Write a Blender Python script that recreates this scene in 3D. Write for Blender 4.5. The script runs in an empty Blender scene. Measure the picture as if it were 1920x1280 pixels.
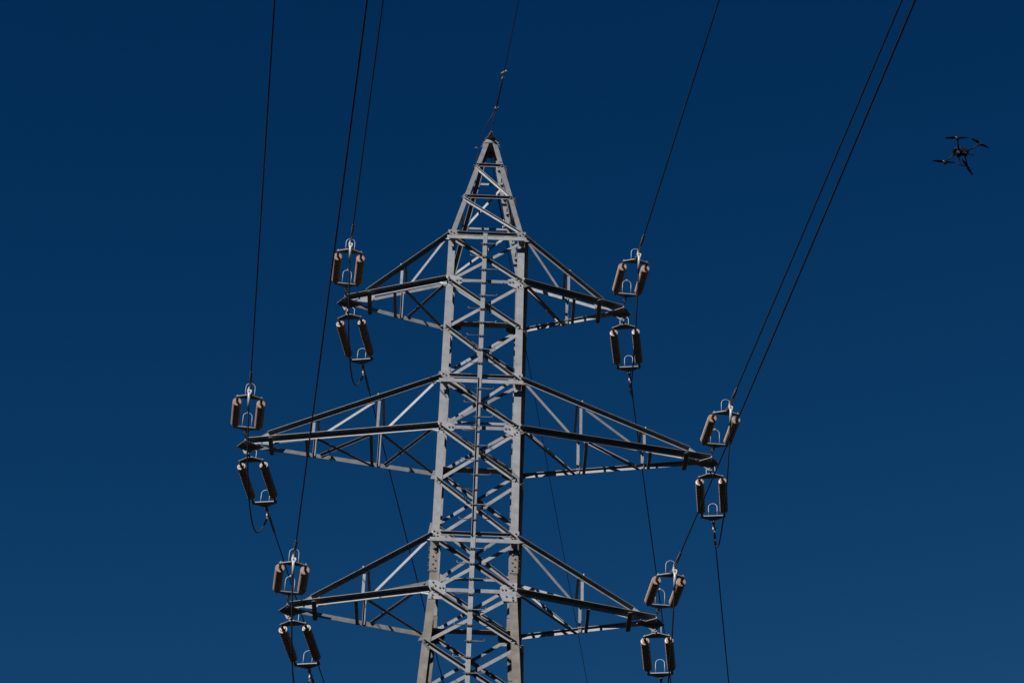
import bpy, math, random
from mathutils import Vector, Matrix
random.seed(7)
V = Vector
C = bpy.context.scene.collection
scene = bpy.context.scene
H = 37.46                      # height of the top of the tower body above the ground

# ---------------------------------------------------------------- camera
cam_d = bpy.data.cameras.new('camera')
cam_d.sensor_width = 36.0
cam_d.lens = 4500 / 1920 * 36
cam_d.clip_start = 0.1
cam_d.clip_end = 6000
cam = bpy.data.objects.new('camera', cam_d)
C.objects.link(cam)
R_ = V((0.99929192, -0.02826436, 0.02483511))
U_ = V((-0.03678179, -0.59487399, 0.80297698))
F_ = V((0.00792187, 0.80332189, 0.59549239))
cam.matrix_world = Matrix((
    (R_.x, U_.x, -F_.x, 0.2358),
    (R_.y, U_.y, -F_.y, -45.0765),
    (R_.z, U_.z, -F_.z, H - 35.7582),
    (0, 0, 0, 1)))
scene.camera = cam

# ---------------------------------------------------------------- light
SUN_EL = math.radians(31.8)
SUN_AZ = math.radians(207.5)     # clockwise from +Y: behind the camera, to the left
to_sun = V((math.sin(SUN_AZ) * math.cos(SUN_EL), math.cos(SUN_AZ) * math.cos(SUN_EL), math.sin(SUN_EL)))
sl = bpy.data.lights.new('sun', 'SUN')
sl.energy = 5.0
sl.angle = math.radians(0.5)
sl.color = (1.0, 0.975, 0.96)
sun = bpy.data.objects.new('sun', sl)
C.objects.link(sun)
sun.location = (0, 0, 80)
sun.rotation_euler = to_sun.to_track_quat('Z', 'Y').to_euler()

world = bpy.data.worlds.new('World')
scene.world = world
world.use_nodes = True
nt = world.node_tree
nt.nodes.clear()
sky = nt.nodes.new('ShaderNodeTexSky')
sky.sky_type = 'NISHITA'
sky.sun_disc = False
sky.sun_elevation = SUN_EL
sky.sun_rotation = SUN_AZ
sky.altitude = 900
sky.air_density = 1.0
sky.dust_density = 0.2
sky.ozone_density = 6.0
sep = nt.nodes.new('ShaderNodeSeparateColor')      # deep, contrasty, polarised blue
com = nt.nodes.new('ShaderNodeCombineColor')
nt.links.new(sky.outputs[0], sep.inputs[0])
for ch, (power, gain) in enumerate(((3.9, 0.26), (1.714, 0.295), (1.308, 0.355))):
    pw_ = nt.nodes.new('ShaderNodeMath')
    pw_.operation = 'POWER'
    pw_.inputs[1].default_value = power
    mu_ = nt.nodes.new('ShaderNodeMath')
    mu_.operation = 'MULTIPLY'
    mu_.inputs[1].default_value = gain
    nt.links.new(sep.outputs[ch], pw_.inputs[0])
    nt.links.new(pw_.outputs[0], mu_.inputs[0])
    nt.links.new(mu_.outputs[0], com.inputs[ch])
cap = nt.nodes.new('ShaderNodeVectorMath')
cap.operation = 'MINIMUM'
cap.inputs[1].default_value = (0.25, 1.0, 2.1)
bg = nt.nodes.new('ShaderNodeBackground')
bg.inputs['Strength'].default_value = 0.08
wo = nt.nodes.new('ShaderNodeOutputWorld')
nt.links.new(com.outputs[0], cap.inputs[0])
nt.links.new(cap.outputs[0], bg.inputs['Color'])
nt.links.new(bg.outputs[0], wo.inputs['Surface'])

scene.view_settings.view_transform = 'Standard'
scene.view_settings.look = 'None'
scene.view_settings.exposure = 0.16
scene.view_settings.gamma = 1
scene.view_settings.use_curve_mapping = False


# ---------------------------------------------------------------- materials
def mat(name, col, rough=0.5, metal=0.0, var=0.15, scale=6.0, col2=None, bump=0.0, spec=0.5, rnd=0.0):
    m = bpy.data.materials.new(name)
    m.use_nodes = True
    n = m.node_tree
    b = n.nodes['Principled BSDF']
    tc = n.nodes.new('ShaderNodeTexCoord')
    nz = n.nodes.new('ShaderNodeTexNoise')
    nz.inputs['Scale'].default_value = scale
    nz.inputs['Detail'].default_value = 6
    nz.inputs['Roughness'].default_value = 0.6
    n.links.new(tc.outputs['Object'], nz.inputs['Vector'])
    cr = n.nodes.new('ShaderNodeValToRGB')
    c2 = col2 or tuple(x * (1 + var) for x in col)
    c1 = tuple(x * (1 - var) for x in col)
    cr.color_ramp.elements[0].position = 0.3
    cr.color_ramp.elements[0].color = (*c1, 1)
    cr.color_ramp.elements[1].position = 0.72
    cr.color_ramp.elements[1].color = (*c2, 1)
    n.links.new(nz.outputs['Fac'], cr.inputs['Fac'])
    last = cr.outputs['Color']
    if rnd:
        oi = n.nodes.new('ShaderNodeObjectInfo')
        mr = n.nodes.new('ShaderNodeMapRange')
        mr.inputs['To Min'].default_value = 1 - rnd
        mr.inputs['To Max'].default_value = 1 + rnd
        n.links.new(oi.outputs['Random'], mr.inputs['Value'])
        mx = n.nodes.new('ShaderNodeVectorMath')
        mx.operation = 'SCALE'
        n.links.new(last, mx.inputs[0])
        n.links.new(mr.outputs[0], mx.inputs['Scale'])
        last = mx.outputs[0]
    n.links.new(last, b.inputs['Base Color'])
    b.inputs['Roughness'].default_value = rough
    b.inputs['Metallic'].default_value = metal
    b.inputs['Specular IOR Level'].default_value = spec
    if bump:
        bp = n.nodes.new('ShaderNodeBump')
        bp.inputs['Strength'].default_value = bump
        bp.inputs['Distance'].default_value = 0.01
        n.links.new(nz.outputs['Fac'], bp.inputs['Height'])
        n.links.new(bp.outputs[0], b.inputs['Normal'])
    return m


GALV = mat('galvanised_steel', (0.164, 0.165, 0.169), 0.5, 0.0, 0.24, 6.0, spec=0.4, rnd=0.22)
PLATE = mat('bright_galvanised_plate', (0.192, 0.194, 0.199), 0.45, 0.0, 0.2, 8.0, spec=0.5, rnd=0.05)
WEATH = mat('weathered_steel', (0.128, 0.111, 0.09), 0.6, 0.0, 0.28, 4.5, col2=(0.175, 0.155, 0.13), spec=0.35, rnd=0.04)
BOLT = mat('dull_bolt_steel', (0.10, 0.10, 0.10), 0.5, 0.3, 0.3, 20)
WIRE = mat('aged_aluminium_cable', (0.045, 0.043, 0.042), 0.55, 0.2, 0.25, 9.0, spec=0.3)
CLAMP = mat('cast_aluminium', (0.40, 0.39, 0.375), 0.45, 0.1, 0.1, 10.0)
TUBE = mat('compression_sleeve', (0.16, 0.155, 0.15), 0.45, 0.3, 0.2, 10.0)
FIT = mat('forged_fittings', (0.12, 0.115, 0.11), 0.5, 0.3, 0.3, 14.0)
PORC = mat('brown_glazed_porcelain', (0.31, 0.205, 0.145), 0.38, 0.0, 0.15, 7.0, spec=0.45, rnd=0.05)
DAMP = mat('dull_zinc', (0.24, 0.235, 0.23), 0.5, 0.1, 0.2, 14.0)
HORN = mat('bright_steel_rod', (0.36, 0.37, 0.39), 0.45, 0.2, 0.1, 12.0)
DRONE = mat('black_carbon', (0.008, 0.008, 0.009), 0.55, 0.0, 0.2, 14.0, spec=0.18)
DRONEG = mat('grey_plastic', (0.025, 0.025, 0.027), 0.5, 0.0, 0.2, 14.0)
LENS = mat('lens_glass', (0.01, 0.012, 0.012), 0.12, 0.0, 0.1, 14.0)
CONC = mat('concrete', (0.3, 0.29, 0.27), 0.9, 0.0, 0.2, 4.0, bump=0.3)
GRASS = mat('dark_scrub_ground', (0.018, 0.018, 0.011), 0.95, 0.0, 0.3, 0.35, col2=(0.028, 0.025, 0.017), bump=0.5, spec=0.0)


# ---------------------------------------------------------------- mesh builder
class MB:
    def __init__(self):
        self.v = []
        self.f = []
        self.sm = []

    def add(self, vs, fs, smooth=False):
        o = len(self.v)
        self.v += [tuple(x) for x in vs]
        self.f += [tuple(i + o for i in f) for f in fs]
        self.sm += [smooth] * len(fs)

    def prism(self, ring0, ring1, smooth=False):
        n = len(ring0)
        fs = [(i, (i + 1) % n, n + (i + 1) % n, n + i) for i in range(n)]
        o = len(self.v)
        self.add(list(ring0) + list(ring1), fs, smooth)
        self.f += [tuple(o + i for i in reversed(range(n))), tuple(o + n + i for i in range(n))]
        self.sm += [False, False]

    def angle(self, p0, p1, u, v, wu, wv=None, t=0.009):
        """steel L section: corner line p0-p1, one flange towards u, the other towards v"""
        p0, p1, u, v = V(p0), V(p1), V(u), V(v)
        wv = wv or wu
        d = (p1 - p0).normalized()
        u = (u - d * u.dot(d)).normalized()
        v = (v - d * v.dot(d) - u * v.dot(u)).normalized()
        prof = [(0, 0), (wu, 0), (wu, t), (t, t), (t, wv), (0, wv)]
        r0 = [p0 + u * a + v * b for a, b in prof]
        r1 = [p1 + u * a + v * b for a, b in prof]
        self.prism(r0, r1)

    def box(self, c, x, y, z):
        """box round centre c with half-extent vectors x, y, z"""
        c, x, y, z = V(c), V(x), V(y), V(z)
        self.prism([c - x - y - z, c + x - y - z, c + x + y - z, c - x + y - z],
                   [c - x - y + z, c + x - y + z, c + x + y + z, c - x + y + z])

    def plate(self, pts, th):
        """flat polygon extruded by vector th"""
        th = V(th)
        self.prism([V(p) for p in pts], [V(p) + th for p in pts])

    def cyl(self, p0, p1, r0, r1=None, n=8, smooth=True):
        p0, p1 = V(p0), V(p1)
        r1 = r0 if r1 is None else r1
        d = (p1 - p0).normalized()
        a = d.orthogonal().normalized()
        b = d.cross(a)
        ang = [2 * math.pi * i / n for i in range(n)]
        self.prism([p0 + (a * math.cos(q) + b * math.sin(q)) * r0 for q in ang],
                   [p1 + (a * math.cos(q) + b * math.sin(q)) * r1 for q in ang], smooth)

    def bolt(self, p, n, r=0.017, h=0.022):
        p, n = V(p), V(n).normalized()
        self.cyl(p, p + n * h, r, r * 0.95, 6, False)

    def tube(self, pts, r, n=8, caps=True):
        pts = [V(p) for p in pts]
        m = len(pts)
        o = len(self.v)
        t0 = (pts[1] - pts[0]).normalized()
        a = t0.orthogonal().normalized()
        vs = []
        for i, p in enumerate(pts):
            t = (pts[min(i + 1, m - 1)] - pts[max(i - 1, 0)]).normalized()
            a = (a - t * a.dot(t)).normalized()
            b = t.cross(a)
            rr = r[i] if isinstance(r, (list, tuple)) else r
            vs += [p + (a * math.cos(2 * math.pi * k / n) + b * math.sin(2 * math.pi * k / n)) * rr for k in range(n)]
        fs = []
        for i in range(m - 1):
            for k in range(n):
                fs.append((i * n + k, i * n + (k + 1) % n, (i + 1) * n + (k + 1) % n, (i + 1) * n + k))
        self.add(vs, fs, True)
        if caps:
            self.f += [tuple(o + k for k in reversed(range(n))), tuple(o + (m - 1) * n + k for k in range(n))]
            self.sm += [False, False]

    def lathe(self, prof, origin, axis, n=24):
        """prof: list of (distance along axis, radius)"""
        origin, axis = V(origin), V(axis).normalized()
        a = axis.orthogonal().normalized()
        b = axis.cross(a)
        cs = [(math.cos(2 * math.pi * k / n), math.sin(2 * math.pi * k / n)) for k in range(n)]
        for (x0, r0), (x1, r1) in zip(prof[:-1], prof[1:]):
            vs = [origin + axis * x0 + (a * c + b * s) * max(r0, 1e-4) for c, s in cs]
            vs += [origin + axis * x1 + (a * c + b * s) * max(r1, 1e-4) for c, s in cs]
            self.add(vs, [(k, (k + 1) % n, n + (k + 1) % n, n + k) for k in range(n)], True)

    def build(self, name, material, parent=None, recalc=True):
        me = bpy.data.meshes.new(name)
        me.from_pydata(self.v, [], self.f)
        me.polygons.foreach_set('use_smooth', self.sm)
        me.materials.append(material)
        import bmesh
        bm = bmesh.new()
        bm.from_mesh(me)
        if recalc:
            bmesh.ops.recalc_face_normals(bm, faces=bm.faces)
        bm.to_mesh(me)
        bm.free()
        me.update()
        o = bpy.data.objects.new(name, me)
        C.objects.link(o)
        if parent:
            o.parent = parent
        return o


def tag(o, label, cat, group=None):
    o['label'] = label
    o['category'] = cat
    if group:
        o['group'] = group
    return o


def empty(name, loc=(0, 0, 0)):
    o = bpy.data.objects.new(name, None)
    o.empty_display_size = 0.3
    C.objects.link(o)
    o.location = loc
    return o


# ---------------------------------------------------------------- ground
g = MB()
N = 48
S = 3000.0
for_idx = []
vs, fs = [], []
for i in range(N + 1):
    for j in range(N + 1):
        x = (i / N * 2 - 1)
        y = (j / N * 2 - 1)
        x = math.copysign(abs(x) ** 2.2, x) * S
        y = math.copysign(abs(y) ** 2.2, y) * S
        r = math.hypot(x, y)
        z = 0.0 if r < 90 else (math.sin(x * 0.004) + math.cos(y * 0.005 + 1)) * min((r - 90) * 0.01, 6) - min((r - 90) * 0.01, 6)
        vs.append((x, y, z))
for i in range(N):
    for j in range(N):
        a = i * (N + 1) + j
        fs.append((a, a + N + 1, a + N + 2, a + 1))
g.add(vs, fs, True)
go = g.build('ground', GRASS)
go['kind'] = 'structure'

# ---------------------------------------------------------------- lattice tower
tower = empty('lattice_tower')
tag(tower, 'grey galvanised steel lattice pylon with pointed peak and three tiers of cross arms', 'pylon')

Z0, Z0B = 0.0, -1.285          # levels of the body, measured down from its top
ZM0, Z1, Z1B = -2.65, -4.155, -5.44
ZM1, Z2, Z2B = -6.85, -8.358, -9.644
ZM2 = -10.95


def hw(z):                      # half width of the body
    w = 0.9 - 0.0041 * max(z, -9.644)
    if z < -9.644:
        w += 0.058 * (-9.644 - z)
    return w


def P(x, y, z):
    return V((x, y, z + H))


def rot(k, p):                  # turn by k quarter turns about the tower axis
    x, y, z = p
    for _ in range(k):
        x, y = -y, x
    return V((x, y, z))


# legs
for sx in (-1, 1):
    for sy in (-1, 1):
        m = MB()
        za, zb = 0.12, -9.22
        m.angle(P(sx * hw(za), sy * hw(za), za), P(sx * hw(zb), sy * hw(zb), zb), (-sx, 0, 0), (0, -sy, 0), 0.165, 0.165, 0.014)
        m.build('leg', GALV, tower)
        m = MB()
        zc = -9.235
        m.angle(P(sx * hw(zc), sy * hw(zc), zc), P(sx * hw(-9.644), sy * hw(-9.644), -9.644), (-sx, 0, 0), (0, -sy, 0), 0.175, 0.175, 0.016)
        m.angle(P(sx * hw(-9.644), sy * hw(-9.644), -9.644), P(sx * hw(-H + .35), sy * hw(-H + .35), -H + 0.35), (-sx, 0, 0), (0, -sy, 0), 0.175, 0.175, 0.016)
        # step bolts up the outside of the leg
        m.build('lower_leg', WEATH, tower)
        # splice cover plates on both faces of the leg
        m = MB()
        for ax in (0, 1):
            w0 = hw(-8.9) + 0.003
            if ax == 0:
                nrm = V((0, sy, 0)); tan = V((-sx, 0, 0)); o0 = V((sx * w0, sy * w0, 0))
            else:
                nrm = V((sx, 0, 0)); tan = V((0, -sy, 0)); o0 = V((sx * w0, sy * w0, 0))
            zt_, zb_ = -8.46, -9.2
            pts = [P(*(o0 + tan * a)[:2], z) for a, z in ((0.0, zt_), (0.175, zt_), (0.175, zb_), (0.0, zb_))]
            m.plate(pts, nrm * 0.014)
            for q in range(7):
                a = 0.06 if q % 2 else 0.115
                z = -8.56 - q * 0.095
                m.bolt(P(*(o0 + tan * a + nrm * 0.014)[:2], z), nrm, 0.02, 0.03)
        m.build('splice_plate', WEATH, tower)
        m = MB()
        zz = -H
        m.cyl((sx * hw(zz + .4), sy * hw(zz + .4), -0.4), (sx * hw(zz + .4), sy * hw(zz + .4), 0.4), 0.55, 0.45, 20)
        m.build('concrete_footing', CONC, tower)


# bracing: on each face a pair of crossing angles per panel
def brace_out(k, za, zb, flip=False, wdt=0.078, mt=GALV):
    """angle bolted on the outside of the legs, outstanding flange on its upper edge"""
    s = -1 if not flip else 1
    wa, wb = hw(za) - 0.05, hw(zb) - 0.05
    off = 0.004
    p0 = V((s * wa, -(hw(za) + off), za)); p1 = V((-s * wb, -(hw(zb) + off), zb))
    m = MB()
    d = (p1 - p0).normalized()
    dn = V((0, 0, -1))
    m.angle(rot(k, p0) + V((0, 0, H)), rot(k, p1) + V((0, 0, H)), rot(k, dn), rot(k, V((0, -1, 0))), wdt * 0.98, wdt * 1.2, 0.008)
    side = (dn - d * dn.dot(d)).normalized()
    for q in (0.03, 0.115):
        for pp, dd in ((p0, d), (p1, -d)):
            m.bolt(rot(k, pp + dd * q + side * wdt * 0.5 - V((0, 0.008, 0))) + V((0, 0, H)), rot(k, V((0, -1, 0))), 0.018, 0.026)
    return m.build('cross_brace', mt, tower)


def brace_in(k, za, zb, flip=False, wdt=0.078, mt=GALV):
    """angle bolted behind the leg flange, outstanding flange inwards"""
    s = 1 if not flip else -1
    wa, wb = hw(za) - 0.07, hw(zb) - 0.07
    off = 0.02
    p0 = V((s * wa, -(hw(za) - off), za)); p1 = V((-s * wb, -(hw(zb) - off), zb))
    m = MB()
    m.angle(rot(k, p0) + V((0, 0, H)), rot(k, p1) + V((0, 0, H)), rot(k, V((0, 0, -1))), rot(k, V((0, 1, 0))), wdt, wdt * 0.9, 0.008)
    return m.build('cross_brace', mt, tower)


nodes = [Z0 + 0.02, Z0B, ZM0, Z1, Z1B, ZM1, Z2, Z2B, ZM2, -12.4]
for a, b in zip(nodes[:-1], nodes[1:]):
    for k in range(4):
        brace_out(k, a - 0.0, b + 0.03)
        brace_in(k, a - 0.06, b + 0.03)
low = [-12.4, -15.0, -18.2, -22.0, -26.6, -31.8, -37.0]
for i, (a, b) in enumerate(zip(low[:-1], low[1:])):
    for k in range(4):
        brace_out(k, a, b, flip=bool(i % 2), wdt=0.1, mt=WEATH)


def hbar(k, z, off, xw, flat_dir, out_dir, w1, w2, name='horizontal_bar', mt=GALV):
    """horizontal angle across face k; off = distance outside the leg plane"""
    y = -(hw(z) + off)
    m = MB()
    m.angle(rot(k, V((-xw, y, z))) + V((0, 0, H)), rot(k, V((xw, y, z))) + V((0, 0, H)), rot(k, V(flat_dir)), rot(k, V(out_dir)), w1, w2, 0.008)
    return m.build(name, mt, tower)


STAND = 0.25
for z in (Z0, Z1, Z2):
    # beam between the legs, flange outwards, in shade below
    for k in (0, 2):
        hbar(k, z + 0.13, 0.006, hw(z) - 0.19, (0, 0, -1), (0, -1, 0), 0.065, 0.065)
    # carrier bar that stands off the face and holds the climbing pole
    hbar(0, z - 0.145, STAND, hw(z) + 0.03, (0, 0, -1), (0, 1, 0), 0.095, 0.05)
    for k in (1, 3):
        hbar(k, z + 0.0, 0.006, hw(z) - 0.05, (0, 0, -1), (0, 1, 0), 0.075, 0.07)
    # bracket plates carrying that bar
    for s in (-1, 1):
        m = MB()
        w = hw(z)
        zz = z - 0.243
        if s < 0:
            pts = [(-w + 0.01, -w - STAND + .004, zz), (-w + 0.17, -w - STAND + .004, zz), (-w + 0.17, -w + 0.05, zz), (-w + 0.14, -w + 0.02, zz)]
        else:
            pts = [(w - 0.165, -w - STAND + .004, zz), (w - 0.005, -w - STAND + .004, zz), (w - 0.005, -w - 0.01, zz), (w - 0.08, -w - 0.01, zz), (w - 0.13, -w - 0.06, zz)]
        m.plate([P(*q) for q in pts], (0, 0, 0.01))
        m.build('bracket_plate', GALV, tower)

for z in (Z0B, Z1B, Z2B):
    hbar(0, z + 0.03, 0.004, hw(z) - 0.26, (0, 0, -1), (0, 1, 0), 0.09, 0.08)
    hbar(2, z - 0.02, -0.02, hw(z) - 0.03, (0, 0, 1), (0, 1, 0), 0.09, 0.2)
    for s in (-1, 1):
        w = hw(z)
        m = MB()
        m.plate([P(s * (w - 0.02), w - 0.03, z - 0.026), P(s * (w - 0.34), w - 0.03, z - 0.026), P(s * (w - 0.3), w - 0.22, z - 0.026), P(s * (w - 0.16), w - 0.27, z - 0.026), P(s * (w - 0.02), w - 0.27, z - 0.026)], (0, 0, -0.01))
        m.build('bracket_plate', GALV, tower)
    for k in (1, 3):
        hbar(k, z, 0.004, hw(z) - 0.05, (0, 0, -1), (0, 1, 0), 0.09, 0.08)

bolt_mb = MB()
bolt_mb.bolt((0, 0, 0), (0, 0, 1), 0.02, 0.03)
bolt_src = []


def add_bolt(p, n, parent, k=1.0):
    if not bolt_src:
        o = bolt_mb.build('bolt', BOLT, parent)
        bolt_src.append(o)
    else:
        o = bolt_src[0].copy()
        C.objects.link(o)
        o.parent = parent
    o.location = p
    o.rotation_euler = V(n).to_track_quat('Z', 'Y').to_euler()
    o.scale = (k, k, k)
    return o


# gusset plates at the arm roots
for z, big in ((Z0, 0), (Z0B, 1), (Z1, 0), (Z1B, 1), (Z2, 0), (Z2B, 2)):
    w = hw(z)
    for k in (0, 2):
        for s in (-1, 1):
            m = MB()
            y = -(w + 0.0155 if big == 2 else w + 0.013)
            e = V((-s, 0, 0))
            if big == 0:
                prof = [(-0.02, 0.22), (0.17, 0.22), (0.3, 0.16), (0.3, 0.02), (0.17, -0.03), (-0.02, -0.03)]
                bl = [(0.05, 0.16), (0.12, 0.12), (0.24, 0.11), (0.05, 0.05), (0.13, 0.03)]
            elif big == 1:
                prof = [(-0.02, 0.13), (0.15, 0.13), (0.37, 0.06), (0.37, -0.09), (0.2, -0.19), (0.1, -0.21), (-0.02, -0.17)]
                bl = [(0.06, 0.08), (0.25, -0.02), (0.33, -0.02), (0.08, -0.1), (0.13, -0.15), (0.05, -0.03)]
            else:
                prof = [(0.0, 0.2), (0.16, 0.2), (0.36, 0.09), (0.36, -0.11), (0.29, -0.26), (0.0, -0.26)]
                bl = [(0.09, 0.15), (0.14, 0.07), (0.09, 0.02), (0.24, 0.02), (0.31, 0.02), (0.09, -0.16), (0.08, -0.22), (0.22, -0.14)]
            if big == 2:
                m.plate([rot(k, V((s * (w - a), y, z + b))) + V((0, 0, H)) for a, b in prof], rot(k, V((0, -0.012, 0))))
                fy = y - 0.012
            else:
                m.plate([rot(k, V((s * (w - a), -(w - 0.016), z + b))) + V((0, 0, H)) for a, b in prof if a > 0.1] if False else
                        [rot(k, V((s * (w - a), -(w + 0.0015), z + b))) + V((0, 0, H)) for a, b in prof], rot(k, V((0, -0.0022, 0))))
                fy = -(w + 0.004)
            gp = m.build('gusset_plate', PLATE if big else GALV, tower)
            for a, b in (bl if k == 0 else []):
                add_bolt(rot(k, V((s * (w - a), fy, z + b))) + V((0, 0, H)), rot(k, V((0, -1, 0))), gp)

# horizontal diagonals (plan bracing) at the lower chord levels
for z in (Z0B, Z1B, Z2B):
    w = hw(z) - 0.1
    m = MB()
    m.angle(P(-w, -w, z - 0.06), P(w, w, z - 0.06), (1, -1, 0), (0, 0, 1), 0.07, 0.07, 0.008)
    m.build('plan_brace', GALV, tower)

# ---- climbing pole with step bolts, in three lengths, up the middle of the front face
pole = empty('climbing_pole')
pole.parent = tower
px = -0.035
secs = [(Z0 - 0.06, Z1 - 0.09, 0), (Z1 - 0.09, Z2 - 0.09, 1), (Z2 - 0.09, -12.6, 0), (-12.6, -22.0, 1)]
ns = 0
for za, zb, kind in secs:
    m = MB()
    ya = -(hw(za) + STAND + 0.012)
    yb = -(hw(zb) + STAND + 0.012)
    if kind == 0:
        m.angle(P(px - 0.05, ya, za), P(px - 0.05, yb, zb), (1, 0, 0), (0, 1, 0), 0.1, 0.07, 0.009)
    else:
        m.angle(P(px - 0.045, ya + 0.0, za), P(px - 0.045, yb + 0.0, zb), (1, 0, 0), (0, -1, 0), 0.09, 0.075, 0.009)
    m.build('pole_section', GALV, pole)
    z = za - 0.34
    while z > zb + 0.1:
        t = (za - z) / (za - zb)
        y = ya + (yb - ya) * t - 0.03
        s = -1 if ns % 2 else 1
        m = MB()
        L = 0.3
        m.tube([P(px - s * 0.1, y, z), P(px + s * L, y, z), P(px + s * (L + .018), y, z + 0.006), P(px + s * (L + 0.024), y, z + 0.05)], 0.0095, 6)
        m.cyl(P(px - 0.045, y - .0, z), P(px - 0.008, y, z), 0.02, 0.02, 6, False)
        m.cyl(P(px + 0.012, y - .0, z), P(px + 0.05, y, z), 0.02, 0.02, 6, False)
        m.build('step_bolt', FIT if ns % 3 else GALV, pole)
        z -= 0.385
        ns += 1

# ---- peak
ZT = 3.77


def pw(z):
    return 0.9 + (0.13 - 0.9) * z / ZT


peak = empty('peak')
peak.parent = tower
for sx in (-1, 1):
    for sy in (-1, 1):
        m = MB()
        m.angle(P(sx * pw(0.06), sy * pw(0.06), 0.06), P(sx * pw(ZT), sy * pw(ZT), ZT), (-sx, 0, 0), (0, -sy, 0), 0.115, 0.115, 0.011)
        if sx > 0 and sy > 0:
            for q in range(8):
                z = 0.3 + q * 0.4
                m.cyl(P(pw(z) - 0.05, pw(z) - 0.1, z), P(pw(z) - 0.05, pw(z) - 0.28, z), 0.012, 0.012, 6)
                m.cyl(P(pw(z) - 0.05, pw(z) - 0.012, z), P(pw(z) - 0.05, pw(z) - 0.06, z), 0.03, 0.03, 6, False)
        m.build('peak_leg', GALV, peak)
for k in range(4):
    for z in (2.72, 1.5):
        w = pw(z)
        m = MB()
        m.angle(rot(k, V((-w + .02, -w - 0.003, z + 0.03))) + V((0, 0, H)), rot(k, V((w - .02, -w - 0.003, z + 0.03))) + V((0, 0, H)),
                rot(k, V((0, 0, -1))), rot(k, V((0, -1, 0))), 0.06, 0.062, 0.008)
        for s in (-1, 1):
            m.bolt(rot(k, V((s * (w - 0.06), -w - 0.011, z + 0.0))) + V((0, 0, H)), rot(k, V((0, -1, 0))), 0.02, 0.03)
        m.build('peak_bar', GALV, peak)
    for za, zb in ((2.68, 1.56), (1.44, 0.24)):
        m = MB()
        p0 = V((-pw(za) + 0.03, -pw(za) - 0.004, za)); p1 = V((pw(zb) - 0.03, -pw(zb) - 0.004, zb))
        m.angle(rot(k, p0) + V((0, 0, H)), rot(k, p1) + V((0, 0, H)), rot(k, V((0, 0, -1))), rot(k, V((0, -1, 0))), 0.065, 0.055, 0.008)
        m.build('peak_brace', GALV, peak)
m = MB()                         # cap plates closing the top
w = 0.16
m.plate([P(-w, -w, 3.62), P(w, -w, 3.62), P(w, w, 3.62), P(-w, w, 3.62)], (0, 0, 0.02))
for k in range(4):
    for s in (-1,):
        ptsf = [(-0.1, 3.75), (0.1, 3.75), (0.17, 3.5), (0.0, 3.44), (-0.17, 3.5)]
        if k != 0:
            m.plate([rot(k, V((x, -(pw(z) + 0.008), z))) + V((0, 0, H)) for x, z in ptsf], rot(k, V((0, -0.01, 0))))
m.plate([rot(0, V((x, -(pw(z) + 0.008), z))) + V((0, 0, H)) for x, z in ((-0.1, 3.77), (0.1, 3.77), (0.15, 3.63), (-0.15, 3.63))], (0, -0.01, 0))
m.plate([P(-0.15, 0, 3.76), P(0.15, 0, 3.76), P(0.16, -0.1, 3.78), P(0.0, -0.34, 3.8), P(-0.16, -0.1, 3.78)], (0, 0, 0.014))
for s in (-1, 1):
    for q in range(3):
        z = 3.7 - 0.09 * q
        m.bolt(P(s * (pw(z) + 0.005), -pw(z) + 0.05, z), (s, 0, 0), 0.02, 0.05)
m.build('peak_cap', GALV, peak)
m = MB()                         # small clip on the front leg that holds the earth bond
m.cyl(P(-0.40, -0.31, 3.335), P(-0.24, -0.3, 3.30), 0.006, 0.006, 6)
m.box(P(-0.352, -0.31, 3.325), (0.016, 0, 0), (0, 0.012, 0), (0, 0, 0.015))
m.build('earth_clip', FIT, peak)


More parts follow.
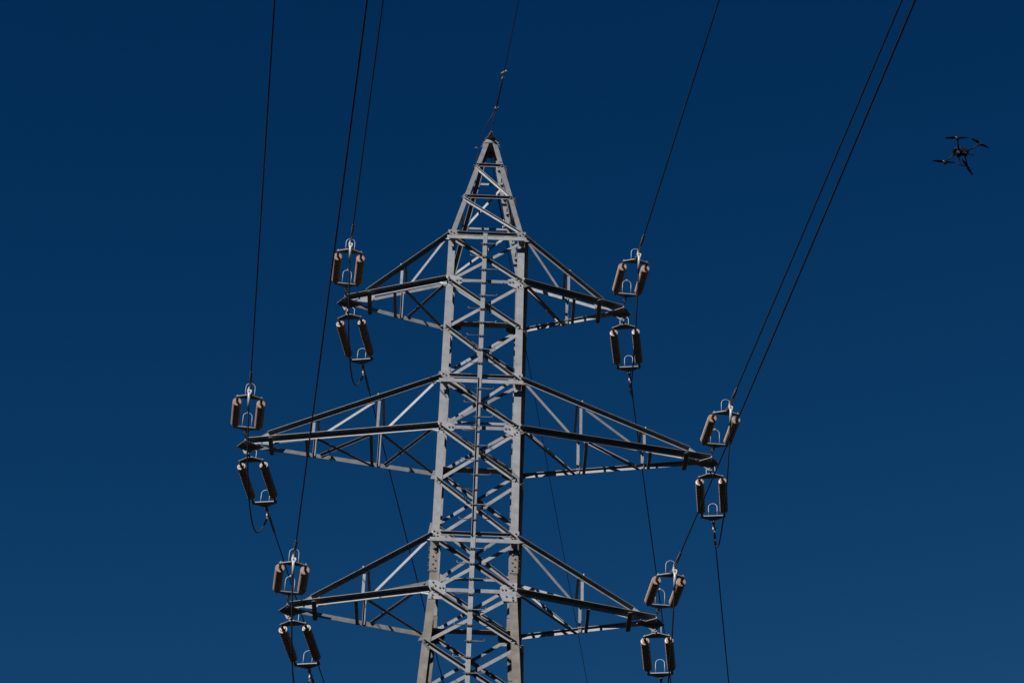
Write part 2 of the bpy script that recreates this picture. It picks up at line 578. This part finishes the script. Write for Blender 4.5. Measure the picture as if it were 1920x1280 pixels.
# ---- cross arms
def cross_arm(s, zl, zu, X, stations, wl):
    arm = empty('cross_arm')
    arm.parent = tower
    w = hw(zl)
    wu_ = hw(zu)
    xe = X - 0.22                                  # chords meet the tip plate
    yt = 0.055

    def lower(x, sy):                              # point on a lower chord
        t = (x - w) / (xe - w)
        return V((s * x, sy * (w + 0.03 + (yt - w - 0.03) * t), zl))
    xu = X - 0.7
    zue = zl + 0.15

    def upper(x, sy):
        t = (x - wu_) / (xu - wu_)
        return V((s * x, sy * (wu_ + 0.03 + (yt + 0.1 - wu_ - 0.03) * t), zu + 0.06 + (zue - zu - 0.06) * t))
    Hh = V((0, 0, H))
    for sy in (-1, 1):
        m = MB()
        m.angle(lower(w - 0.02, sy) + Hh, lower(xe, sy) + Hh, (0, -sy if (s > 0 and sy > 0) else sy, 0), (0, 0, -1), 0.06 if (s > 0 and sy > 0) else 0.128, 0.1 if (s > 0 and sy > 0) else 0.11, 0.008)
        for q in range(4):
            p = lower(w + 0.07 + 0.075 * q, sy)
            m.bolt(p + Hh + V((0, (-0.5 * sy if (s > 0 and sy > 0) else sy) * 0.06, 0)), (0, 0, -1), 0.017, 0.024)
        m.build('lower_chord', GALV, arm)
        m = MB()
        m.angle(upper(wu_ - 0.02, sy) + Hh, upper(xu, sy) + Hh, (0, sy, 0), (0, 0, -1), 0.1, 0.086, 0.007)
        for q in range(2):
            p = upper(wu_ + 0.08 + 0.08 * q, sy)
            m.bolt(p + Hh + V((0, sy * 0.045, 0)), (0, 0, -1), 0.017, 0.024)
        m.build('upper_chord', GALV, arm)
        # root plates that carry the chords off the leg
        m = MB()
        p = lower(w, sy)
        m.plate([P(s * (w - 0.02), sy * (w + 0.018), zl + 0.07), P(s * (w + 0.1), p.y - sy * 0.03, zl + 0.0), P(s * (w + 0.16), p.y - sy * 0.045, zl - 0.11), P(s * (w - 0.02), sy * (w + 0.018), zl - 0.16)], (0, sy * 0.009, 0))
        m.build('root_plate', PLATE, arm)
        m = MB()
        p = upper(wu_, sy)
        m.plate([P(s * (wu_ - 0.02), sy * (wu_ + 0.018), zu + 0.15), P(s * (wu_ + 0.06), p.y - sy * 0.02, zu + 0.06), P(s * (wu_ + 0.13), p.y - sy * 0.035, zu - 0.06), P(s * (wu_ - 0.02), sy * (wu_ + 0.018), zu - 0.1)], (0, sy * 0.009, 0))
        m.build('root_plate', PLATE, arm)
    prev = None
    for i, x in enumerate(stations):
        for sy in (-1, 1):
            m = MB()
            a, b = upper(x, sy), lower(x, sy)
            m.angle(a + Hh + V((0, -sy * 0.012, -0.01)), b + Hh + V((0, -sy * 0.012, -0.1)), (s * -1, 0, 0), (0, -sy, 0), 0.062, 0.062, 0.007)
            m.bolt(a + Hh + V((0, sy * 0.012, 0.0)), (0, 0, 1), 0.02, 0.09)
            m.build('strut', GALV, arm)
            # diagonal of the side truss
            p0 = upper((wu_ + 0.13) if prev is None else prev + 0.1, sy) + V((0, -sy * 0.02, -0.06))
            p1 = lower(x - 0.16, sy) + V((0, -sy * 0.02, -0.02))
            m = MB()
            m.angle(p0 + Hh, p1 + Hh, (0, 0, -1), (0, -sy, 0), 0.062, 0.05, 0.007)
            m.build('diagonal', GALV, arm)
        # tie across between the two lower chords, and the plan diagonal
        m = MB()
        a, b = lower(x + 0.07, -1), lower(x + 0.07, 1)
        m.angle(a + Hh + V((0, 0.0, -0.118)), b + Hh + V((0, 0.0, -0.118)), (s, 0, 0), (0, 0, 1), 0.07, 0.06, 0.008)
        m.build('tie', GALV, arm)
        m = MB()
        a, b = upper(x - 0.09, -1), upper(x - 0.09, 1)
        m.angle(a + Hh + V((0, 0.0, -0.082)), b + Hh + V((0, 0.0, -0.082)), (-s, 0, 0), (0, 0, 1), 0.06, 0.055, 0.007)
        m.build('tie', GALV, arm)
        xp = (w + 0.06) if prev is None else prev + 0.12
        m = MB()
        if s < 0:
            a, b = lower(x - 0.12, -1), lower(xp, 1)
        else:
            a, b = lower(xp, -1), lower(x - 0.12, 1)
        m.angle(a + Hh + V((0, 0, -0.128)), b + Hh + V((0, 0, -0.128)), (1, 0, 0), (0, 0, 1), 0.07, 0.06, 0.008)
        m.build('plan_diagonal', GALV, arm)
        prev = x
    # spreader near the tip
    m = MB()
    x = X - 0.78
    a, b = lower(x, -1), lower(x, 1)
    yy = abs(a.y) + 0.1
    zz = zl - 0.125
    m.plate([P(s * (x - 0.05), -yy - 0.1, zz), P(s * (x + 0.05), -yy - 0.1, zz), P(s * (x + 0.05), yy - 0.02, zz), P(s * (x - 0.05), yy - 0.02, zz)], (0, 0, -0.012))
    m.cyl(P(s * x, -yy - 0.1, zz - 0.013), P(s * x, -yy - 0.1, zz + 0.001), 0.05, 0.05, 14)
    m.cyl(P(s * x, yy - 0.02, zz - 0.013), P(s * x, yy - 0.02, zz + 0.001), 0.05, 0.05, 14)
    for sy in (-1, 1):
        m.bolt(P(s * x, sy * (yy - .06), zz - 0.012), (0, 0, -1), 0.02, 0.025)
    m.build('spreader', GALV, arm)
    # vertical plate joining the upper chords to the tip
    m = MB()
    for sy in (-1, 1):
        y = sy * 0.115
        m.plate([P(s * (X - 0.9), y, zl + 0.25), P(s * (X - 0.68), y, zl + 0.2), P(s * (X - 0.44), y * 0.8, zl + 0.03), P(s * (X - 0.8), y * 0.8, zl + 0.0)], (0, sy * 0.01, 0))
        for q in range(3):
            m.bolt(P(s * (X - 0.8 + q * 0.08), y + sy * 0.01, zl + 0.15 - q * 0.03), (0, sy, 0), 0.017, 0.025)
    m.build('gusset_plate', PLATE, arm)
    # diamond plate at the tip, and the lug below it
    m = MB()
    zt = zl - 0.118
    m.plate([P(s * X, -0.0, zt), P(s * (X - 0.2), -0.26, zt), P(s * (X - 0.46), -0.1, zt), P(s * (X - 0.62), 0, zt), P(s * (X - 0.46), 0.1, zt), P(s * (X - 0.2), 0.22, zt)], (0, 0, -0.016))
    m.cyl(P(s * (X - 0.055), 0, zt - 0.016), P(s * (X - 0.055), 0, zt - 0.03), 0.022, 0.022, 8)
    m.cyl(P(s * (X - 0.2), -0.2, zt - 0.05), P(s * (X - 0.2), -0.2, zt + 0.06), 0.018, 0.018, 8)
    m.build('tip_plate', GALV, arm)
    m = MB()
    m.plate([P(s * (X - 0.10), 0.0, zt - 0.018), P(s * (X - 0.46), 0.0, zt - 0.018), P(s * (X - 0.27), 0.0, zt - 0.19), P(s * (X - 0.19), 0.0, zt - 0.2)], (0, 0.014, 0))
    m.cyl(P(s * (X - 0.225), -0.02, zt - 0.15), P(s * (X - 0.225), 0.04, zt - 0.15), 0.017, 0.017, 8)
    m.cyl(P(s * (X - 0.215), 0.02, zt - 0.15), P(s * (X - 0.205), 0.16, zt - 0.06), 0.017, 0.017, 8)
    m.build('lug', PLATE, arm)


X_T, X_M, X_B = 3.482, 5.453, 4.166
for s in (-1, 1):
    cross_arm(s, Z0B, Z0, X_T, [2.0], 0)
    cross_arm(s, Z1B, Z1, X_M, [2.31, 3.76], 0)
    cross_arm(s, Z2B, Z2, X_B, [2.38], 0)

# ---------------------------------------------------------------- insulator sets
SET_GROUP = 'double tension insulator sets on the cross arms'


def make_set():
    r = empty('insulator_set')
    # chain of two links from the arm to the yoke, along +X
    m = MB()

    def ring(cx, vertical, rx=0.075, rz=0.035, th=0.013):
        pts = []
        for q in range(17):
            a = 2 * math.pi * q / 16
            if vertical:
                pts.append((cx + rx * math.cos(a), 0, rz * math.sin(a)))
            else:
                pts.append((cx + rx * math.cos(a), rz * math.sin(a), 0))
        m.tube(pts, th, 6, False)
    ring(0.06, True)
    ring(0.175, False)
    m.cyl((0.22, 0, 0), (0.42, 0, 0), 0.022, 0.018, 8)
    m.cyl((0.36, 0, -0.045), (0.36, 0, 0.04), 0.018, 0.018, 8)
    m.build('link', FIT, r)

    def yoke(xa, xb):                              # apex at xa, wide edge at xb
        d = 1 if xb > xa else -1
        m = MB()
        z0, th = -0.011, 0.022
        m.plate([(xa - d * 0.02, -0.055, z0), (xa - d * 0.02, 0.055, z0), (xb - d * 0.055, 0.295, z0), (xb, 0.295, z0), (xb, -0.295, z0), (xb - d * 0.055, -0.295, z0)], (0, 0, th))
        for sy in (-1, 1):
            m.cyl((xb - d * 0.028, sy * 0.262, -0.05), (xb - d * 0.028, sy * 0.262, 0.05), 0.016, 0.016, 8)
        y = m.build('yoke_plate', GALV, r)
        h = MB()
        xh = xb - d * 0.02
        hw_, hh, rad = 0.1, 0.36, 0.1
        pts = [(xh, -hw_, 0.0), (xh, -hw_, hh * 0.5)]
        for q in range(9):
            a = math.pi - math.pi * q / 8
            pts.append((xh, hw_ * math.cos(a), hh - rad + rad * math.sin(a)))
        pts += [(xh, hw_, hh * 0.5), (xh, hw_, 0.0)]
        h.tube(pts, 0.007, 6)
        if d > 0:
            h.cyl((xh - 0.03, 0, hh - 0.02), (xh - 0.03, 0, hh + 0.035), 0.016, 0.02, 8)
            h.cyl((xh + 0.03, 0, hh), (xh - 0.04, 0, hh), 0.012, 0.012, 6)
        h.build('arcing_horn', HORN, y)
    yoke(0.375, 0.535)
    yoke(2.15, 1.99)
    for sy in (-1, 1):
        y = sy * 0.262
        m = MB()
        prof = [(0.635, 0.0), (0.635, 0.05), (0.66, 0.062), (0.665, 0.085)]
        n = 14
        x0, x1 = 0.67, 1.755
        pitch = (x1 - x0) / n
        for q in range(n):
            x = x0 + q * pitch
            prof += [(x, 0.068), (x, 0.094), (x + 0.008, 0.098), (x + pitch * 0.52, 0.098), (x + pitch * 0.72, 0.066)]
        prof += [(x1, 0.05), (x1, 0.096), (x1 + 0.018, 0.096), (x1 + 0.022, 0.089), (x1 + 0.026, 0.0)]
        m.lathe(prof, (0, y, 0), (1, 0, 0), 28)
        st = m.build('insulator_string', PORC, r, False)
        f = MB()
        f.cyl((0.5, y, 0), (0.64, y, 0), 0.026, 0.034, 10)
        f.cyl((0.54, y, -0.035), (0.54, y, 0.035), 0.03, 0.03, 8)
        f.build('end_fitting', FIT, st)
        f = MB()
        f.cyl((1.76, y, 0), (1.99, y, 0), 0.03, 0.024, 10)
        f.cyl((1.955, y, -0.035), (1.955, y, 0.035), 0.03, 0.03, 8)
        f.build('end_fitting', FIT, st)
    return r


def copy_tree(o, parent=None):
    c = o.copy()
    C.objects.link(c)
    if parent:
        c.parent = parent
    for ch in o.children:
        copy_tree(ch, c)
    return c


def frame(x, origin):
    x = V(x).normalized()
    y = V((0, 0, 1)).cross(x).normalized()
    z = x.cross(y)
    return Matrix(((x.x, y.x, z.x, origin.x), (x.y, y.y, z.y, origin.y), (x.z, y.z, z.z, origin.z), (0, 0, 0, 1)))


NEAR_STRING = {'LT': (0.0878, -0.9834, -0.1587), 'RT': (0.0688, -0.9857, -0.1539),
               'LM': (0.1159, -0.9811, -0.1549), 'RM': (0.0606, -0.9881, -0.1412),
               'LB': (0.1132, -0.9838, -0.1391), 'RB': (0.0681, -0.9903, -0.1211)}
FAR_STRING = {'LT': (0.1668, 0.9826, -0.0811), 'RT': (0.1366, 0.9897, -0.0419),
              'LM': (0.1603, 0.9822, -0.0981), 'RM': (0.126, 0.9901, -0.0615),
              'LB': (0.171, 0.9804, -0.0981), 'RB': (0.1285, 0.9905, -0.0498)}
SPEC = {'LT': (-1, X_T, Z0B), 'RT': (1, X_T, Z0B), 'LM': (-1, X_M, Z1B), 'RM': (1, X_M, Z1B), 'LB': (-1, X_B, Z2B), 'RB': (1, X_B, Z2B)}
WORD = {'LT': 'left tip of the topmost arm', 'RT': 'right tip of the topmost arm',
        'LM': 'left tip of the long middle arm', 'RM': 'right tip of the long middle arm',
        'LB': 'left tip of the lowest arm', 'RB': 'right tip of the lowest arm'}
NEAR_D = V((0.1017, -0.9898, -0.1000)).normalized()
FAR_D = V((0.1530, 0.9849, -0.0804)).normalized()
TURN = {'n': {'LT': 0.1, 'LM': -0.2, 'RM': 0.15, 'LB': 0.38, 'RB': -0.1}, 'f': {'LT': 0.3, 'RM': 0.2}}   # degrees off the line's own direction
SPAN = 280.0
proto = make_set()
first = True
ENDS = {}
for side in ('n', 'f'):
    for k, (s, X, zl) in SPEC.items():
        o = proto if first else copy_tree(proto)
        first = False
        if side == 'n':
            A = P(s * (X - 0.2), -0.2, zl)
        else:
            A = P(s * (X - 0.2), 0.13, zl - 0.05)
        d = V((NEAR_STRING if side == 'n' else FAR_STRING)[k]).normalized()
        o.matrix_world = frame(d, A)
        if side == 'n':
            lab = 'double brown insulator set rising above the ' + WORD[k] + ''
        else:
            lab = 'double brown insulator set hanging below the ' + WORD[k] + ''
        tag(o, lab, 'insulator', SET_GROUP)
        ENDS[side + k] = A + d * 2.13

# ---------------------------------------------------------------- conductors with their dead-end clamps
TERM = {}


def span_pts(p, d, length, s0=0.0, n=60):
    tan = -d.z / math.hypot(d.x, d.y)
    hd = V((d.x, d.y, 0)).normalized()
    pts = []
    for i in range(n + 1):
        q = s0 + (length - s0) * (i / n) ** 1.8
        pts.append(p + hd * q + V((0, 0, -tan * q + tan * q * q / SPAN)))
    return pts


for key, E_ in ENDS.items():
    side, k = key[0], key[1:]
    d = NEAR_D.copy() if side == 'n' else FAR_D.copy()
    d.rotate(Matrix.Rotation(math.radians(TURN[side].get(k, 0.0)), 3, 'Z'))
    o = empty('conductor', E_)
    if side == 'n':
        lab = 'black cable climbing out of frame from the ' + WORD[k]
    else:
        lab = 'black cable running away downward from the ' + WORD[k]
    tag(o, lab, 'cable', 'conductor cables of the power line')
    m = MB()
    m.tube([p - E_ for p in span_pts(E_, d, SPAN, 0.3)], 0.0145, 8)
    m.build('cable', WIRE, o)
    hd = d
    m = MB()
    m.cyl(hd * 0.26, hd * 1.0, 0.03, 0.03, 12)
    m.cyl(hd * 1.0, hd * 1.06, 0.03, 0.019, 12)
    m.build('compression_sleeve', TUBE, o)
    m = MB()
    yv = V((0, 0, 1)).cross(hd).normalized()
    m.plate([hd * -0.02 + yv * 0.012 + V((0, 0, 0.022)), hd * 0.16 + yv * 0.012 + V((0, 0, 0.045)), hd * 0.16 + yv * 0.012 - V((0, 0, 0.045)), hd * -0.02 + yv * 0.012 - V((0, 0, 0.022))], yv * 0.012)
    m.plate([hd * -0.02 - yv * 0.024 + V((0, 0, 0.022)), hd * 0.16 - yv * 0.024 + V((0, 0, 0.045)), hd * 0.16 - yv * 0.024 - V((0, 0, 0.045)), hd * -0.02 - yv * 0.024 - V((0, 0, 0.022))], yv * 0.012)
    m.cyl(hd * 0.1, hd * 0.3, 0.026, 0.03, 12)
    m.cyl(hd * 0.12 - yv * 0.05, hd * 0.12 + yv * 0.05, 0.016, 0.016, 8)
    m.cyl(-yv * 0.05, yv * 0.05, 0.016, 0.016, 8)
    m.build('clevis', FIT, o)
    # jumper terminal: a bright flat palm with two bolts
    m = MB()
    base = hd * 0.34
    down = V((0, 0, -1))
    if side == 'n':
        ax = (V((0, -0.25, -1))).normalized()
    else:
        ax = (V((0, -0.35, -1))).normalized()
    xv = V((1, 0, 0))
    nv = V((0, -1, 0)) - ax * V((0, -1, 0)).dot(ax)
    nv.normalize()
    L = 0.27 if side == 'n' else 0.16
    m.plate([base - xv * 0.02 - ax * 0.05 - nv * -0.03, base + xv * 0.03 + ax * 0.02 + nv * 0.03, base + xv * 0.052 + ax * L * 0.55 + nv * 0.03, base + xv * 0.024 + ax * L + nv * 0.03, base - xv * 0.024 + ax * L + nv * 0.03, base - xv * 0.05 + ax * L * 0.5 + nv * 0.03], nv * 0.016)
    pl = m.build('jumper_terminal', CLAMP, o)
    for q in (0.3, 0.62):
        add_bolt(base + ax * L * q + nv * 0.046, nv, pl, 0.8)
    TERM[key] = (E_ + base + ax * (L - 0.03) + nv * 0.05, ax)

# jumper loops under the arm tips
for k, (s, X, zl) in SPEC.items():
    a, axn = TERM['n' + k]
    b, axf = TERM['f' + k]
    o = empty('jumper_cable', a)
    tag(o, 'black jumper cable looping below the ' + WORD[k], 'cable', 'jumper cables under the arm tips')
    sag = 1.53
    n = 48
    pts = []
    for i in range(n + 1):
        u = i / n
        y = a.y + (b.y - a.y) * u
        zc = a.z + (b.z - a.z) * u
        t = abs(2 * u - 1)
        z = zc - sag * (1 - t ** 2.3)
        x = a.x + (b.x - a.x) * (u ** 3)
        pts.append(V((x, y, z)))
    m = MB()
    m.tube([p - a for p in pts], 0.0165, 8)
    m.build('cable', WIRE, o)
    m = MB()
    m.tube([p - a for p in pts[0:3]], 0.027, 8)
    m.build('terminal_sleeve', CLAMP, o)
    m = MB()
    m.tube([p - a for p in pts[-4:]], 0.026, 8)
    m.build('terminal_sleeve', TUBE, o)

# ---------------------------------------------------------------- earth wire over the peak
A = P(0.0, -0.3, 3.79)
o = empty('earth_wire', A)
tag(o, 'thin earth wire running up out of the frame from the pointed peak', 'cable', 'earth wires at the peak')
d = NEAR_D
m = MB()
m.tube([p - A for p in span_pts(A, d, SPAN, 1.0)], 0.0095, 6)
m.build('cable', WIRE, o)
m = MB()
m.cyl(d * 0.06, d * 1.06, 0.013, 0.013, 6)
m.cyl(d * -0.03, d * 0.12, 0.024, 0.03, 8)
m.cyl(d * 0.02 + V((-.06, 0, 0)), d * 0.02 + V((.06, 0, 0)), 0.016, 0.016, 8)
m.build('link_rod', FIT, o)
m = MB()
m.cyl(d * 1.04, d * 1.14, 0.03, 0.045, 8)
m.cyl(d * 1.1 + V((-.05, 0, 0)), d * 1.1 + V((.05, 0, 0)), 0.018, 0.018, 8)
m.build('shackle', TUBE, o)
m = MB()
m.cyl(d * 1.14, d * 2.35, 0.021, 0.02, 8)
m.build('wire_grip', WIRE, o)
m = MB()
m.cyl(d * 2.22, d * 2.36, 0.028, 0.028, 8)
m.cyl(d * 2.34, d * 2.56 + V((0.01, 0, -0.02)), 0.016, 0.016, 8)
m.cyl(d * 2.52 + V((-0.05, 0, -0.02)), d * 2.62 + V((0.06, 0, 0.0)), 0.034, 0.03, 8)
m.build('damper', DAMP, o)

A2 = P(0.0, 0.15, 3.55)
d2 = FAR_D
o = empty('earth_wire', A2)
tag(o, 'thin earth wire running down behind the body from the peak', 'cable', 'earth wires at the peak')
m = MB()
m.tube([p - A2 for p in span_pts(A2, d2, SPAN, 0.9)], 0.0095, 6)
m.build('cable', WIRE, o)
m = MB()
m.cyl(d2 * 0.0, d2 * 1.0, 0.013, 0.013, 6)
m.build('link_rod', FIT, o)
m = MB()
m.cyl(d2 * 0.95, d2 * 2.4, 0.021, 0.021, 8)
m.build('wire_grip', WIRE, o)
m = MB()
m.cyl(d2 * 2.4, d2 * 2.55, 0.045, 0.04, 8)
m.cyl(d2 * 2.62, d2 * 2.75, 0.035, 0.045, 8)
m.build('damper', DAMP, o)

# bonding tail of the earth wire down to the peak leg
pa = A + d * 1.15
ctrl = [pa, P(0.065, -1.30, 3.642), P(-0.021, -1.2, 3.518), P(-0.119, -1.05, 3.403), P(-0.215, -0.85, 3.263), P(-0.283, -0.6, 3.08), P(-0.324, -0.42, 2.837), P(-0.35, -0.37, 2.66)]


def catmull(c, n=8):
    c = [c[0]] + c + [c[-1]]
    out = []
    for i in range(1, len(c) - 2):
        for q in range(n):
            t = q / n
            p0, p1, p2, p3 = c[i - 1], c[i], c[i + 1], c[i + 2]
            out.append(0.5 * ((2 * p1) + (p2 - p0) * t + (2 * p0 - 5 * p1 + 4 * p2 - p3) * t * t + (3 * p1 - p0 - 3 * p2 + p3) * t ** 3))
    out.append(c[-2])
    return out


pts = catmull(ctrl)
m = MB()
m.tube([p - pa for p in pts], [0.013 if i < 26 else 0.007 for i in range(len(pts))], 6)
o = m.build('bonding_cable', WIRE)
o.location = pa
tag(o, 'thin bonding wire curving left of the pointed peak', 'cable')

# ---------------------------------------------------------------- drone
v1 = V((-0.34697406, -0.7475004, 0.13603851)).normalized()
v2 = V((0.72963116, -0.28540197, 0.29245759)).normalized()
dz = v1.cross(v2).normalized()
dx = (v1 - v2).normalized()
dy = dz.cross(dx)
dp = V((9.84685652, -7.52161356, H - 2.58368726))
drone = empty('drone')
drone.matrix_world = Matrix(((dx.x, dy.x, dz.x, dp.x), (dx.y, dy.y, dz.y, dp.y), (dx.z, dy.z, dz.z, dp.z), (0, 0, 0, 1)))
tag(drone, 'black quadcopter drone hovering in the open sky on the right', 'drone')


def rbox(m, c, hx, hy, hz, ch=0.25):
    """box with chamfered edges seen from above"""
    c = V(c)
    e = min(hx, hy) * ch
    ring = [(-hx + e, -hy), (hx - e, -hy), (hx, -hy + e), (hx, hy - e), (hx - e, hy), (-hx + e, hy), (-hx, hy - e), (-hx, -hy + e)]
    lo = [c + V((x * .86, y * .86, -hz)) for x, y in ring]
    m1 = [c + V((x, y, -hz * .5)) for x, y in ring]
    m2 = [c + V((x, y, hz * .5)) for x, y in ring]
    hi = [c + V((x * .86, y * .86, hz)) for x, y in ring]
    n = 8
    vs = lo + m1 + m2 + hi
    fs = []
    for j in range(3):
        for i in range(n):
            fs.append((j * n + i, j * n + (i + 1) % n, (j + 1) * n + (i + 1) % n, (j + 1) * n + i))
    fs += [tuple(reversed(range(n))), tuple(3 * n + i for i in range(n))]
    m.add(vs, fs)


m = MB()
rbox(m, (0.01, 0, 0.0), 0.165, 0.072, 0.045)
rbox(m, (-0.06, 0, 0.06), 0.11, 0.07, 0.025)
rbox(m, (0.16, 0, 0.0), 0.05, 0.06, 0.03)
m.build('body', DRONE, drone)
m = MB()
rbox(m, (-0.06, 0, 0.1), 0.1, 0.036, 0.022)
m.cyl((0.05, 0.03, 0.04), (0.05, 0.03, 0.09), 0.012, 0.012, 8)
m.cyl((0.05, -0.03, 0.04), (0.05, -0.03, 0.09), 0.012, 0.012, 8)
m.build('battery', DRONEG, drone)
m = MB()
m.cyl((0.12, 0, -0.03), (0.12, 0, -0.075), 0.04, 0.03, 12)
rbox(m, (0.13, 0, -0.115), 0.055, 0.062, 0.05, 0.5)
gim = m.build('gimbal_camera', DRONE, drone)
m = MB()
m.cyl((0.185, 0.0, -0.115), (0.2, 0.0, -0.12), 0.032, 0.028, 14)
m.build('lens', LENS, gim)
blades = {(1, 1): -14.4, (-1, 1): 12.7, (1, -1): -7.8, (-1, -1): 34.0}
for (a, b), ang in blades.items():
    mx, my = a * 0.296, b * 0.296
    mz = -0.082
    m = MB()
    m.cyl((a * 0.1, b * 0.05, 0.0), (mx, my, mz + 0.02), 0.016, 0.013, 10)
    am = m.build('arm', DRONE, drone)
    m = MB()
    m.cyl((mx, my, mz - 0.01), (mx, my, mz + 0.05), 0.029, 0.026, 14)
    m.build('motor', DRONE, am)
    m = MB()
    m.cyl((mx, my, mz + 0.062), (mx, my, mz + 0.09), 0.016, 0.01, 10)
    m.build('hub_cap', CLAMP, am)
    m = MB()
    t = math.radians(ang)
    ux, uy = math.cos(t), math.sin(t)
    for sg in (-1, 1):
        sec = [(0.0, 0.012), (0.05, 0.02), (0.1, 0.03), (0.18, 0.022), (0.25, 0.014), (0.268, 0.004)]
        top, bot = [], []
        for r_, c_ in sec:
            cx_, cy_ = mx + sg * ux * r_, my + sg * uy * r_
            lx, ly = -sg * uy, sg * ux
            tilt = 0.25 * c_
            zc = mz + 0.056 + 0.006 * r_ / 0.27
            top.append(((cx_ + lx * c_, cy_ + ly * c_, zc + tilt), (cx_ - lx * c_ * .7, cy_ - ly * c_ * .7, zc - tilt)))
        vs = []
        for (p, q) in top:
            vs += [p, q, (p[0], p[1], p[2] - 0.003), (q[0], q[1], q[2] - 0.003)]
        fs = []
        for i in range(len(sec) - 1):
            o_ = i * 4
            fs += [(o_, o_ + 1, o_ + 5, o_ + 4), (o_ + 2, o_ + 6, o_ + 7, o_ + 3), (o_, o_ + 4, o_ + 6, o_ + 2), (o_ + 1, o_ + 3, o_ + 7, o_ + 5)]
        m.add(vs, fs)
    m.cyl((mx, my, mz + 0.048), (mx, my, mz + 0.064), 0.016, 0.016, 10)
    m.build('propeller', DRONE, drone)
for sy in (-1, 1):
    m = MB()
    m.cyl((0.08, sy * 0.06, -0.03), (0.085, sy * 0.14, -0.33), 0.012, 0.010, 8)
    lg = m.build('landing_leg', DRONE, drone)
    m = MB()
    m.tube([(-0.07, sy * 0.142, -0.335), (0.08, sy * 0.142, -0.335), (0.21, sy * 0.142, -0.335)], 0.01, 8)
    m.build('skid', DRONE, lg)
